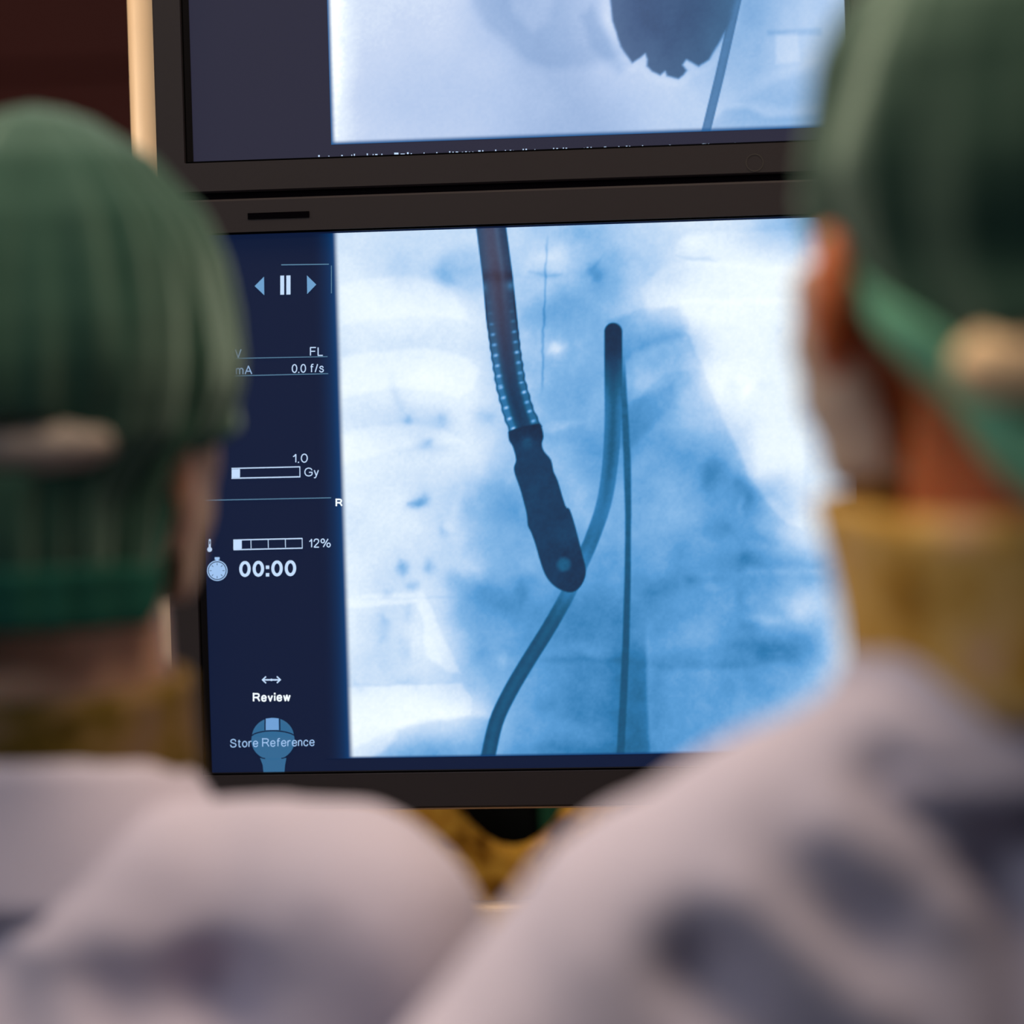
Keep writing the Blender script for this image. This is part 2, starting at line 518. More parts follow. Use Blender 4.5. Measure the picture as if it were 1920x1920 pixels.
    inside = (1 - smooth(w - 2.5, w + 3, d)) * .9 * smooth(.02, .11, a)
    lum = np.interp(a, [0, .1, .35, .6, 1], [20, 30, 27, 23, 26]) + 5 * fbm(X, Y, 10, 15)
    t = t * (1 - inside) + lum * inside
    # probe: ribbed shaft
    shaft = [(893, 425), (905, 520), (912, 600), (920, 660), (930, 725), (944, 780), (956, 812), (1016, 800), (1000, 765), (985, 712), (977, 660), (970, 600), (962, 522), (949, 425)]
    sd = poly_sd(X + .8 * np.sin(Y * .32) * smooth(560, 700, Y), Y, shaft)
    axis = [(921, 425), (934, 520), (941, 600), (949, 660), (958, 720), (972, 772), (988, 815)]
    d, s, a = seg_dist(X, Y, axis)
    inside = 1 - smooth(-2, 2, sd)
    lum = 20 + 2.5 * np.sign(s) * smooth(0, 16, np.abs(s))
    core = np.exp(-((s + 1 - 3 * a) / 10) ** 2)
    lum = lum - 6 * core * smooth(.05, .35, a)
    lum = lum + 17 * smooth(10, 19, d) * smooth(.35, .75, a) + 10 * np.exp(-((s + 9) / 5) ** 2) * smooth(.55, .1, a)
    bead = np.clip(np.sin((a * 395) * 2 * np.pi / 19.5), 0, 1) ** 2
    bead *= np.exp(-((d - 20) / 4.5) ** 2)
    lum = lum + (34 + 30 * fbm(X, Y, 14, 171)) * bead * smooth(.3, .62, a)
    lum = lum - 15 * smooth(-4.5, -1, sd) * smooth(.25, .4, a)
    lum = lum - 8 * np.exp(-((Y - 518) / 12) ** 2) + 20 * np.exp(-(((X - 957) / 8) ** 2 + ((Y - 535) / 9) ** 2)) + 12 * np.exp(-(((X - 909) / 5) ** 2 + ((Y - 540) / 9) ** 2))
    t = t * (1 - inside) + lum * inside
    warm_reflect = inside * smooth(780, 500, Y) * np.exp(-((s - 3) / 24) ** 2)  # brownish reflection towards the shaft's top, painted into its colour
    # probe: collar and head
    collar = [(953, 810), (966, 804), (1003, 795), (1014, 797), (1019, 818), (1016, 832), (1020, 846), (1033, 862), (1038, 884), (1046, 902), (1060, 948), (1068, 955), (1078, 985), (1092, 1040), (1098, 1064),
              (1097, 1082), (1088, 1100), (1074, 1110), (1057, 1108), (1040, 1099), (1025, 1082), (1015, 1058), (1004, 1020), (996, 998), (990, 985), (988, 965), (983, 944), (975, 915), (966, 890), (964, 876), (968, 862), (962, 838), (955, 826)]
    sd = poly_sd(X, Y, rounded(collar + collar[:1], 3)[:-1])
    inside = 1 - smooth(-2, 2, sd)
    lum = 15.5 + 3.5 * fbm(X, Y, 40, 8) * 2 - 4 * smooth(845, 815, Y) - 2 * smooth(1000, 1100, Y)
    lum = lum + 20 * np.exp(-(((X - 990) / 11) ** 2 + ((Y - 829) / 9) ** 2)) * (.6 + .8 * fbm(X, Y, 10, 4))
    lum = lum + 17 * (.8 + .8 * fbm(X, Y, 12, 9)) * (1 - smooth(8, 18, np.hypot(X - 1057, Y - 1058)))
    t = t * (1 - inside) + lum * inside
    t = t + 3.2 * fbm(X, Y, 5, 33, 2) * smooth(104, 88, t) + 1.6 * fbm(X, Y, 22, 35, 3)
    col = ramp(t, BLUE)
    tint = lin((112, 92, 106))
    col = col * (1 - .45 * warm_reflect[..., None]) + tint * .45 * warm_reflect[..., None] * (.45 + .018 * np.clip(t, 0, 60))[..., None]
    dl = X - (625 + (Y - 438) * .0305)
    edge = smooth(-2, 11, dl) * smooth(0, .006, v)
    out = np.exp(np.minimum(dl, 0) / 13.0)[..., None]
    panel = lin((13, 26, 56))
    bleed = panel + (lin((8, 62, 116)) - panel) * out * smooth(-46, -20, dl)[..., None]  # screen glow left of the picture, painted as a colour gradient
    return col * edge[..., None] + bleed * (1 - edge[..., None])


PALE = [(0, (40, 50, 70)), (20, (74, 97, 138)), (36, (96, 122, 160)), (50, (120, 150, 196)), (64, (150, 178, 220)), (76, (178, 200, 236)),
        (86, (200, 216, 244)), (94, (226, 238, 252), 1.05), (102, (250, 254, 255), 1.35)]


def belly_film(X, Y, u, v):
    gx = [620, 680, 760, 840, 920, 1000, 1080, 1160, 1240, 1320, 1400, 1480, 1560]
    gy = [-600, -40, 40, 120, 200, 270]
    g = [[90, 86, 84, 80, 72, 72, 76, 70, 60, 60, 68, 74, 74],
         [98, 88, 87, 87, 74, 72, 82, 80, 60, 62, 66, 74, 76],
         [100, 88, 86, 85, 74, 70, 78, 84, 66, 66, 66, 78, 76],
         [100, 86, 82, 81, 79, 70, 71, 82, 80, 72, 70, 80, 76],
         [99, 84, 79, 78, 77, 72, 68, 74, 80, 79, 74, 72, 70],
         [96, 86, 82, 80, 77, 70, 66, 70, 78, 80, 78, 82, 80]]
    wx = X + 14 * fbm(X, Y, 60, 43); wy = Y + 14 * fbm(X, Y, 60, 51)
    t = grid_lerp(wx, wy, gx, gy, g) + 5 * fbm(X, Y, 80, 61, 5)
    def region(pts, amt, soft):
        nonlocal t
        t = t + amt * (1 - smooth(-soft, soft, poly_sd(X, Y, pts)))
    region([(880, -300), (885, 10), (910, 50), (950, 80), (985, 115), (1030, 130), (1120, 120), (1170, 100), (1130, 40), (1110, -300)], -8, 14)
    region([(940, -300), (960, 20), (1000, 60), (1030, 40), (1080, -300)], 8, 16)
    region([(1090, 30), (1110, 10), (1150, 90), (1180, 120), (1160, 140), (1110, 90)], -9, 12)
    region([(1345, 20), (1360, 60), (1380, 20), (1420, 60), (1400, 150), (1500, 120), (1500, -20), (1400, -20)], -3, 16)
    region([(1455, 65), (1495, 60), (1500, 115), (1455, 120)], 6, 5)
    region([(1440, 58), (1540, 52), (1540, 66), (1440, 66)], -7, 5)
    region([(1335, 232), (1360, 205), (1400, 202), (1440, 220), (1540, 215), (1540, 250), (1335, 250)], -9, 8)
    region([(1390, 190), (1460, 150), (1540, 120), (1540, 190), (1460, 200)], -5, 12)
    sac = [(1200, -330), (1150, -230), (1136, -110), (1142, -10), (1148, 40), (1163, 88), (1185, 120), (1203, 108), (1210, 102), (1213, 112), (1212, 124), (1222, 134), (1238, 142), (1247, 135), (1250, 143), (1272, 149), (1283, 140), (1289, 132),
           (1281, 122), (1287, 113), (1296, 118), (1310, 126), (1330, 112), (1350, 80), (1372, 40), (1388, -20), (1415, -130), (1405, -250), (1345, -340), (1270, -365)]
    sd = poly_sd(X + 2 * fbm(X, Y, 16, 71), Y + 2 * fbm(X, Y, 16, 75), sac)
    inside = 1 - smooth(-5, 3, sd)
    lum = 20 + 7 * smooth(-60, -5, sd) + 7 * fbm(X, Y, 60, 81) + 3 * smooth(1280, 1360, X)
    t = t * (1 - inside) + lum * inside
    t = t + 3 * np.exp(-((sd - 10) / 7) ** 2)
    d, s, a = seg_dist(X, Y, [(1440, -420), (1384, -10), (1350, 140), (1323, 250)])
    inside = (1 - smooth(7, 10, d)) * .85
    t = t * (1 - inside) + (36 - 4 * np.exp(-((np.abs(s) - 7) / 2.5) ** 2)) * inside
    t = t + 3 * fbm(X, Y, 5, 93, 2) + 1.6 * fbm(X, Y, 22, 95, 3)
    col = ramp(t, PALE)
    cool = ramp(t, BLUE)
    k = smooth(1080, 1420, X)[..., None] * .6
    col = col * (1 - k) + cool * k
    edge = smooth(0, .012, u) * smooth(0, .010, v)
    dark = lin((30, 92, 150))
    return col * edge[..., None] + dark * (1 - edge[..., None])


# ------------------------------------------------------------------ flat artwork on a display
def flat(name, parent, polys, material, lift=1):
    """flat drawn shapes (lists of sheet points) as one mesh on the display surface"""
    bm = bmesh.new()
    for p in polys:
        vs_ = []
        for a, b in p:
            x, z = sheet(a, b)
            vs_.append(bm.verts.new((x - parent['ox'], YS - .0004 * (lift + 1), z - parent['oz'])))
        f = bm.faces.new(vs_)
        f.normal_update()
        if f.normal.y > 0: f.normal_flip()
    me = bpy.data.meshes.new(name)
    bm.to_mesh(me); bm.free()
    return link(name, me, material, parent)


def oval(cx, cy, rx, ry):
    return [(cx + rx * math.sin(2 * math.pi * i / 28), cy + ry * math.cos(2 * math.pi * i / 28)) for i in range(29)]


def arch(x):
    return [(x, .40)] + [(x + .2 - .2 * math.cos(R(k)), .50 + .22 * math.sin(R(k))) for k in range(20, 181, 20)] + [(x + .4, 0)]


# plain sans-serif letter shapes: width, straight strokes, rounded strokes (capital height = 1)
LETTERS = {
    'F': (.60, [[(0, 0), (0, 1), (.6, 1)], [(0, .53), (.52, .53)]], []),
    'L': (.52, [[(0, 1), (0, 0), (.52, 0)]], []),
    'k': (.48, [[(0, 0), (0, 1)], [(.45, .7), (.02, .28)], [(.16, .42), (.48, 0)]], []),
    'V': (.76, [[(0, 1), (.38, 0), (.76, 1)]], []),
    'm': (.80, [[(0, 0), (0, .72)], arch(0), arch(.4)], []),
    'n': (.40, [[(0, 0), (0, .72)], arch(0)], []),
    'A': (.80, [[(0, 0), (.4, 1), (.8, 0)], [(.14, .35), (.66, .35)]], []),
    '0': (.56, [oval(.28, .5, .28, .5)], []),
    'o': (.52, [oval(.26, .36, .26, .36)], []),
    '.': (.02, [[(0, 0), (.01, .02)]], []),
    ':': (.02, [[(0, .02), (.01, .04)], [(0, .60), (.01, .62)]], []),
    '/': (.30, [[(0, 0), (.30, 1)]], []),
    ' ': (.12, [], []),
    '1': (.24, [[(.24, 1), (.24, 0)]], [[(.0, .72), (.12, .81), (.24, 1)]]),
    'f': (.32, [[(0, .70), (.32, .70)]], [[(.12, 0), (.12, .4), (.12, .82), (.19, .97), (.34, 1)]]),
    't': (.30, [[(0, .70), (.30, .70)]], [[(.13, .92), (.13, .5), (.13, .16), (.18, .02), (.31, .01)]]),
    'r': (.30, [[(0, 0), (0, .72)]], [[(0, .42), (.07, .62), (.18, .71), (.30, .70)]]),
    'v': (.50, [[(0, .72), (.25, 0), (.5, .72)]], []),
    'w': (.76, [[(0, .72), (.2, 0), (.38, .72), (.56, 0), (.76, .72)]], []),
    'i': (.02, [[(0, 0), (0, .72)], [(0, .97), (.01, 1)]], []),
    'y': (.48, [[(0, .72), (.24, .02)]], [[(.48, .72), (.3, .18), (.19, -.14), (.11, -.24), (0, -.25)]]),
    'R': (.74, [[(.38, .50), (.54, .40), (.76, 0)]], [[(0, 0), (0, .5), (0, 1), (0, 1), (.3, 1), (.52, .98), (.66, .88), (.66, .64), (.52, .53), (.3, .50), (0, .50)]]),
    'G': (.84, [[(.84, .20), (.84, .46), (.48, .46)]], [[(.82, .74), (.7, .92), (.45, 1), (.2, .93), (.05, .75), (0, .5), (.05, .25), (.2, .07), (.45, 0), (.7, .07), (.84, .2)]]),
    '2': (.56, [[(.02, 0), (.58, 0)]], [[(.02, .70), (.09, .92), (.28, 1), (.48, .93), (.55, .74), (.47, .53), (.22, .26), (.02, 0)]]),
    '%': (1.06, [oval(.2, .76, .19, .24), oval(.86, .24, .19, .24), [(.26, 0), (.80, 1)]], []),
    'e': (.50, [[(0, .37), (.51, .37)]], [[(.51, .37), (.48, .57), (.38, .69), (.26, .72), (.1, .66), (.01, .5), (.01, .22), (.1, .06), (.26, 0), (.42, .05), (.50, .18)]]),
    'c': (.48, [], [[(.47, .52), (.4, .68), (.26, .72), (.1, .66), (.01, .48), (.01, .24), (.1, .06), (.26, 0), (.4, .04), (.48, .20)]]),
    's': (.45, [], [[(.43, .55), (.36, .68), (.22, .72), (.07, .66), (.04, .53), (.13, .43), (.3, .37), (.43, .28), (.45, .15), (.36, .03), (.22, 0), (.06, .05), (0, .17)]]),
    'S': (.66, [], [[(.62, .72), (.55, .92), (.33, 1), (.12, .93), (.04, .76), (.12, .6), (.35, .51), (.58, .42), (.66, .26), (.56, .07), (.34, 0), (.1, .07), (0, .29)]]),
}


def stroke(pts, w):
    out = []
    for (a, b), (c, d) in zip(pts[:-1], pts[1:]):
        L_ = math.hypot(c - a, d - b) or 1
        nx_, ny_ = -(d - b) / L_ * w / 2, (c - a) / L_ * w / 2
        out.append([(a + nx_, b + ny_), (c + nx_, d + ny_), (c - nx_, d - ny_), (a - nx_, b - ny_)])
    return out


def writing(name, parent, text, xl, xr, base, cap_top, material, weight=.112, lift=1):
    """lettering fitted between xl and xr with its baseline at base (sheet units)"""
    pen, lines = 0.0, []
    for ch in text:
        w_, st, rd = LETTERS[ch]
        for p in st + [rounded(q) for q in rd]:
            lines.append([(pen + a, b) for a, b in p])
        pen += w_ + .14 + weight
    wide = pen - .14 - weight
    hh = base - cap_top
    t = weight * hh
    sx = (xr - xl - t) / wide
    sy = hh - t
    drift = -.018
    polys = []
    for p in lines:
        q = [(xl + t / 2 + a * sx, base - t / 2 - b * sy + (a * sx) * drift) for a, b in p]
        polys += stroke(q, t)
        for a, b in q[1:-1]:
            polys.append(disc(a, b, t / 2, n=8))
        if len(q) == 2 and math.hypot(q[0][0] - q[1][0], q[0][1] - q[1][1]) < t:
            a, b = q[0]
            polys.append([(a - t * .56, b - t * .56), (a + t * .56, b - t * .56), (a + t * .56, b + t * .56), (a - t * .56, b + t * .56)])
    return flat(name, parent, polys, material, lift)


def rect(x0, y0, x1, y1, dy=0.0):
    """a rectangle in sheet units; dy tilts it along the sheet's own drift"""
    return [(x0, y0), (x1, y0 + dy), (x1, y1 + dy), (x0, y1)]


def disc(cx, cy, rx, ry=None, n=40, a0=0, a1=360):
    ry = ry or rx
    k = n if a1 - a0 == 360 else n + 1
    return [(cx + rx * math.cos(R(a0 + (a1 - a0) * i / n)), cy + ry * math.sin(R(a0 + (a1 - a0) * i / n))) for i in range(k)]


def annulus(cx, cy, r0, r1, n=40):
    out = []
    for i in range(n):
        a, b = 2 * math.pi * i / n, 2 * math.pi * (i + 1) / n
        out.append([(cx + r0 * math.cos(a), cy + r0 * math.sin(a)), (cx + r1 * math.cos(a), cy + r1 * math.sin(a)),
                    (cx + r1 * math.cos(b), cy + r1 * math.sin(b)), (cx + r0 * math.cos(b), cy + r0 * math.sin(b))])
    return out


G = {
    'white': glow('readout_white', rgb(238, 248, 255), 1.1),
    'pale': glow('readout_pale', rgb(196, 222, 255)),
    'soft': glow('readout_soft', rgb(160, 196, 240)),
    'line': glow('readout_line', rgb(88, 128, 158)),
    'arrow': glow('readout_arrow', rgb(110, 160, 205)),
    'icon': glow('icon_blue', rgb(52, 104, 146)),
    'icon_light': glow('icon_light', rgb(112, 160, 214)),
    'panel': glow('panel_navy', rgb(13, 26, 56)),
    'haze': glow('panel_grey', rgb(42, 42, 60)),
}

# ------------------------------------------------------------------ monitors
def build_monitor(loc, label, x0, x1, z0, z1, ix0, ix1, iz0, iz1, panel):
    root = empty('monitor', loc, label, 'monitor', 'stacked display monitors')
    ox, oz = loc[0], loc[2]
    root['ox'], root['oz'] = 0.0, 0.0
    sh = lambda a, b, c, d: (a - ox, b - ox, c - oz, d - oz)
    outer = rrect(*sh(x0, x1, z0, z1), 0.0045)
    inner = rrect(*sh(ix0 - .0038, ix1 + .0038, iz0 - .0012, iz1 + .0012), 0.0006)
    lip_in = rrect(*sh(ix0, ix1, iz0, iz1), 0.0003)
    ring('bezel', outer, inner, 0.0, 0.0145, M['bezel'], root)
    ring('screen_lip', inner, lip_in, 0.0035, 0.0142, M['lip'], root, y_in=0.009)
    a, b, c, d = sh(x0 + .022, x1 - .022, z0 + .010, z1 - .010)
    box('back_housing', a, b, 0.0147, 0.07, c, d, M['housing'], root, bevel=0.006)
    a, b, c, d = sh(ix0 - .0005, ix1 + .0005, iz0 - .0005, iz1 + .0005)
    scr = box('screen', a, b, YS, 0.0140, c, d, panel, root)
    scr['ox'], scr['oz'] = ox, oz
    return root, scr


low, low_scr = build_monitor((0.010, 0, 1.3150), 'lower monitor with black bezel showing a blue chest x-ray beside a navy readout panel',
                             -0.2205, 0.2420, 1.3150, 1.7010, -0.1984, 0.2155, 1.3384, 1.6788, G['panel'])
upp, upp_scr = build_monitor((0.010, 0, 1.7052), 'upper monitor with black bezel showing a pale x-ray with a dark rounded shape',
                             -0.2200, 0.2420, 1.7052, 2.0912, -0.1983, 0.2155, 1.7255, 2.0690, G['haze'])

picture('chest_xray', low_scr, -0.1248, 0.2146, 1.3462, 1.6778, 520, 500, chest_film)
picture('abdomen_xray', upp_scr, -0.1096, 0.2146, 1.7334, 2.0500, 420, 410, belly_film)

box('dark_gap_strip', -.2175 - .01, .2390 - .01, .0022, .0146, 1.7008 - 1.315, 1.7054 - 1.315, M['slot'], low)  # dark strip added to blacken the gap between the monitors
box('ventilation_slot', -0.1624 - .01, -0.1231 - .01, -0.0006, 0.0006, 1.6880 - 1.315, 1.6918 - 1.315, M['slot'], low)
bm = bmesh.new()
for k, (ra, rb) in enumerate(((.0050, .0055),)):
    n = 32
    va = [bm.verts.new((.1475 + ra * math.cos(2 * math.pi * i / n), -.0004, .0073 + ra * math.sin(2 * math.pi * i / n))) for i in range(n)]
    vb = [bm.verts.new((.1475 + rb * math.cos(2 * math.pi * i / n), -.0004, .0073 + rb * math.sin(2 * math.pi * i / n))) for i in range(n)]
    vc = bm.verts.new((.1475, -.0002, .0073))
    for i in range(n):
        j = (i + 1) % n
        bm.faces.new((va[i], va[j], vb[j], vb[i]))
obj_bm('power_button', bm, M['housing'], upp)

# row of cut-off status characters along the lower edge of the upper screen
rng = random.Random(5)
dots = []
x = 597.0
while x < 1560:
    w = rng.choice((1.6, 2.2, 2.2, 3.0, 3.0, 4.5, 8.0))
    h = rng.choice((1.2, 2.0, 3.0, 3.4))
    yb = 294.0 - (x - 597) * 0.0298
    dots.append(rect(x, yb - h, x + w, yb))
    x += w + rng.choice((3.0, 4.0, 4.0, 7.0, 9.0, 16.0, 22.0))
flat('status_line', upp_scr, dots, G['pale'])

# readouts on the lower screen
W = low_scr
writing('readout', W, 'kV', 429.7, 453, 671.6, 654.3, G['soft'])
writing('readout', W, 'FL', 581.6, 606.6, 667.7, 650.7, G['pale'])
writing('readout', W, 'mA', 442.2, 473.3, 702.5, 685.8, G['soft'])
writing('readout', W, '0.0 f/s', 547.5, 607.5, 699.3, 682.8, G['pale'])
writing('readout', W, '1.0', 549.4, 577.5, 867.9, 850.8, G['pale'])
writing('readout', W, 'Gy', 571.2, 598.3, 893.3, 876.9, G['pale'])
writing('readout', W, '12%', 579.8, 620.8, 1027, 1010, G['pale'])
writing('timer_readout', W, '00:00', 449, 555.8, 1081.9, 1051.8, G['pale'], weight=.19)
writing('image_side_mark', W, 'R', 629.6, 642.7, 950, 935, G['white'], weight=.19)
writing('review_caption', W, 'Review', 474.5, 545.3, 1316, 1299.3, G['white'], weight=.17)
writing('store_caption', W, 'Store Reference', 432.6, 590.7, 1401.2, 1385, G['soft'], lift=4)
flat('divider_line', W, [[(441, 671.2), (614.7, 668), (614.7, 669.4), (441, 672.8)]], G['line'])
flat('divider_line', W, [[(439, 704), (615.8, 699.8), (615.8, 701.4), (439, 705.6)]], G['line'])
flat('divider_line', W, [[(527.8, 495.6), (617, 494.6), (617, 496.4), (527.8, 497.6)]], G['line'])
flat('divider_line', W, [[(380.8, 937.3), (621.3, 932.4), (621.3, 934.1), (380.8, 939)]], G['line'])
flat('divider_line', W, [rect(621, 498, 622.6, 550)], G['line'])
flat('previous_arrow', W, [[(477.9, 536.4), (495.5, 518.7), (496, 553.6)]], G['arrow'])
flat('next_arrow', W, [[(575.9, 516.4), (593.4, 533.6), (576.4, 551.3)]], G['arrow'])
flat('pause_symbol', W, [rect(526, 517, 533.2, 552.7, -.2), rect(537.4, 516.7, 545.1, 552.4, -.2)], G['pale'])
flat('dose_bar', W, [[(434.5, 877.3), (563.3, 874.2), (563.3, 876.2), (434.5, 879.3)], [(434.5, 895.6), (563.6, 892.8), (563.6, 895), (434.5, 897.8)],
                     [(561.8, 875), (563.4, 875), (563.6, 895), (562, 895)], [(434.8, 879.9), (450.4, 879.5), (450.4, 895), (434.8, 895.4)]], G['pale'])
tk = [[(t_, 1013 - (t_ - 470) * .024), (t_ + 1.3, 1013 - (t_ - 470) * .024), (t_ + 1.6, 1028 - (t_ - 470) * .024), (t_ + .3, 1028 - (t_ - 470) * .024)] for t_ in (470.3, 502.6, 534.8)]
flat('heat_bar', W, [[(437.9, 1011.5), (567.5, 1008.4), (567.5, 1010.6), (437.9, 1013.5)], [(438.3, 1029.6), (567.8, 1026.6), (567.8, 1028.6), (438.3, 1031.7)],
                     [(566.3, 1009), (567.6, 1009), (567.9, 1028), (566.6, 1028)], [(438, 1013.6), (453.8, 1013), (453.8, 1029), (438, 1029.6)]] + tk, G['pale'])
flat('thermometer_icon', W, [disc(393.3, 1030, 4.7), rect(391.4, 1012, 392.6, 1028), rect(394.4, 1012, 395.6, 1028), disc(393.5, 1012.4, 2.1, n=16), rect(392, 1020, 395, 1029)], G['pale'])
flat('stopwatch_icon', W, annulus(407.8, 1069.8, 17.4, 19.3) + [disc(407.8, 1069.8, 15.9), rect(403, 1044.6, 412.2, 1049.4), rect(405.2, 1049.4, 410, 1052)], G['soft'])
tks = []
for k in range(8):
    a = k * math.pi / 4
    u_, v_ = math.cos(a), math.sin(a)
    p0, p1 = (407.8 + 10.2 * u_, 1069.8 + 10.2 * v_), (407.8 + 14 * u_, 1069.8 + 14 * v_)
    tks.append([(p0[0] - v_ * .55, p0[1] + u_ * .55), (p1[0] - v_ * .55, p1[1] + u_ * .55), (p1[0] + v_ * .55, p1[1] - u_ * .55), (p0[0] + v_ * .55, p0[1] - u_ * .55)])
flat('stopwatch_ticks', W, tks, G['panel'], lift=2)
flat('double_arrow', W, [rect(493.5, 1273.2, 525.3, 1275.9), [(491, 1274.6), (498.6, 1267.4), (499.9, 1269.4), (494.4, 1274.6), (499.9, 1279.6), (498.6, 1281.6)],
                         [(527.8, 1274.4), (520.2, 1267.2), (518.9, 1269.2), (524.4, 1274.4), (518.9, 1279.4), (520.2, 1281.4)], disc(509.4, 1274.5, 2.2, n=12)], G['pale'])
flat('head_icon', W, [disc(512.3, 1388, 40.6, 37), [(488, 1421), (537.5, 1421), (535, 1434), (533.8, 1447.5), (494.4, 1447.8), (493, 1434)],
                      disc(512.3, 1382, 39.4, 36.3, 40, 180, 360)], G['icon'])
arc = [(473, 1379)] + [(473 + 79 * i / 20, 1379 - 9.2 * math.sin(math.pi * i / 20) ** .6) for i in range(1, 20)] + [(552, 1378)]
flat('head_icon_outline', W, stroke(arc, 2.2) + stroke([(497.8, 1348), (497.6, 1369)], 2.2) + stroke([(525, 1347.5), (525.4, 1369)], 2.2)
     + stroke([(486, 1418), (492, 1421), (498, 1422)], 1.8) + stroke([(538, 1418), (533, 1421), (528, 1421.5)], 1.8), G['panel'], lift=2)
flat('head_icon_band', W, [[(499.2, 1347), (511, 1345.6), (523.2, 1346.6), (523.6, 1368), (499.2, 1368.4)]], G['icon_light'], lift=3)

# ------------------------------------------------------------------ monitor rack
rk = empty('monitor_rack', (0, 0.03, 0), 'cream painted metal rack with round-edged posts holding both monitors', 'rack')


def post(name, x0, x1, y0, y1, z0, z1, parent):
    n = 28
    pts = []
    cx, cy, rx, ry = (x0 + x1) / 2, (y0 + y1) / 2, (x1 - x0) / 2, (y1 - y0) / 2
    for i in range(n):
        a = 2 * math.pi * i / n
        c_, s_ = math.cos(a), math.sin(a)
        pts.append((cx + rx * math.copysign(abs(c_) ** .75, c_), cy + ry * math.copysign(abs(s_) ** .75, s_)))
    v = [(a, b - .03, z0) for a, b in pts] + [(a, b - .03, z1) for a, b in pts]
    f = [(i, (i + 1) % n, n + (i + 1) % n, n + i) for i in range(n)] + [tuple(range(n - 1, -1, -1)), tuple(range(n, 2 * n))]
    return mesh(name, v, f, M['cream'], parent, smooth=True)


post('post', -0.2425, -0.2080, 0.0150, 0.0500, 0.05, 2.16, rk)
post('post', 0.2300, 0.2605, 0.0150, 0.0500, 0.05, 2.16, rk)
def rail(z0, z1, y0=.0148, y1=.045):
    bm = bmesh.new()
    box_bm(bm, -.2075, .2295, y0 - .03, y1 - .03, z0, z1, 0.004, 3)
    return obj_bm('cross_rail', bm, M['cream'], rk)
rail(1.3121, 1.3245)
rail(1.2200, 1.2510)
rail(2.082, 2.14)
for s in (-1, 1):
    xx = -0.2235 if s < 0 else 0.2455
    bm = bmesh.new()
    box_bm(bm, xx - .03, xx + .03, -.28 - .03, .28 - .03, 0.05, 0.085, .01, 3)
    obj_bm('foot', bm, M['cream'], rk)
    for yy in (-.25, .25):
        bm = bmesh.new()
        tube_bm(bm, (xx - .012, yy - .03, .025), (xx + .012, yy - .03, .025), .025, 20)
        box_bm(bm, xx - .016, xx + .016, yy - .045, yy - .015, .03, .052, .002, 2)
        obj_bm('caster', bm, M['rubber'], rk)

# ------------------------------------------------------------------ aprons hanging behind the rack
M['gold'] = mottled('golden_print', [(.32, rgb(84, 50, 16)), (.44, rgb(178, 122, 36)), (.52, rgb(232, 176, 70)), (.62, rgb(210, 150, 54)), (.72, rgb(236, 140, 50))], 38)
M['black_cloth'] = mat('black_cloth', rgb(14, 16, 17), rough=.9, spec=.1, noise_amt=.1)
M['green_cloth'] = mat('dark_green_cloth', rgb(40, 90, 66), rough=.9, spec=.1, noise_amt=.15)
M['steel'] = mat('steel', rgb(150, 150, 150), rough=.3, metal=.9, noise_amt=.03)
AX = -0.0705
gr = empty('garment_rail', (AX, .62, 0), 'steel garment rail behind the monitor rack carrying the aprons', 'rail')
bm = bmesh.new()
for s in (-1, 1):
    tube_bm(bm, (s * .48, 0, .05), (s * .48, 0, 1.385), .013)
tube_bm(bm, (-.49, 0, 1.385), (.49, 0, 1.385), .013)
obj_bm('frame', bm, M['steel'], gr, smooth=True)
for s in (-1, 1):
    bm = bmesh.new(); tube_bm(bm, (s * .48, -.2, .055), (s * .48, .2, .055), .016)
    obj_bm('foot', bm, M['steel'], gr, smooth=True)
    for t_ in (-.19, .19):
        bm = bmesh.new(); tube_bm(bm, (s * .48 - .01, t_, .02), (s * .48 + .01, t_, .02), .02)
        obj_bm('caster', bm, M['rubber'], gr, smooth=True)


def apron(label, loc, yoff, width, top, bottom, material, neck, name='lead_apron', seed=0):
    """a sleeveless apron slung over the rail: front sheet with a scooped neck, straps going back over the rail"""
    root = empty(name, loc, label, 'apron', 'lead aprons on the garment rail')
    nx, nz = 60, 60
    v, idx, f = [], {}, []
    for j in range(nz + 1):
        for i in range(nx + 1):
            x = (i / nx - .5) * width
            z = top + (bottom - top) * j / nz
            if neck:
                # scooped neckline: the sheet's upper border follows the curve
                d = abs(x - neck[0]) / neck[1]
                zt = top if d >= 1 else min(top, neck[2] + (top - neck[2]) * d ** neck[3])
                z = zt + (bottom - zt) * j / nz
            y = yoff + .012 * math.sin(x * 34 + seed) * (.3 + j / nz) + .008 * noise.noise((x * 9, z * 5, seed))
            idx[i, j] = len(v); v.append((x, y, z))
    for j in range(nz):
        for i in range(nx):
            f.append((idx[i, j], idx[i, j + 1], idx[i + 1, j + 1], idx[i + 1, j]))
    o = mesh('front_panel', v, f, material, root, smooth=True)
    sm = o.modifiers.new('thickness', 'SOLIDIFY'); sm.thickness = .006; sm.offset = 0
    for s in (-1, 1):
        bm = bmesh.new()
        w0 = width * .5 - .04
        prof = [(yoff, top - .03), (yoff, top), (yoff * .6, 1.404), (0, 1.410), (-yoff * .6 if yoff else .02, 1.402), (abs(yoff), top - .02), (abs(yoff) + .004, top - .22)]
        prev = None
        for (y, z) in prof:
            a, b = bm.verts.new((s * w0 - .03, y, z)), bm.verts.new((s * w0 + .03, y, z))
            if prev: bm.faces.new((prev[0], prev[1], b, a))
            prev = (a, b)
        so = obj_bm('shoulder_strap', bm, material, root, smooth=True)
        sm = so.modifiers.new('thickness', 'SOLIDIFY'); sm.thickness = .006; sm.offset = 0
    return root


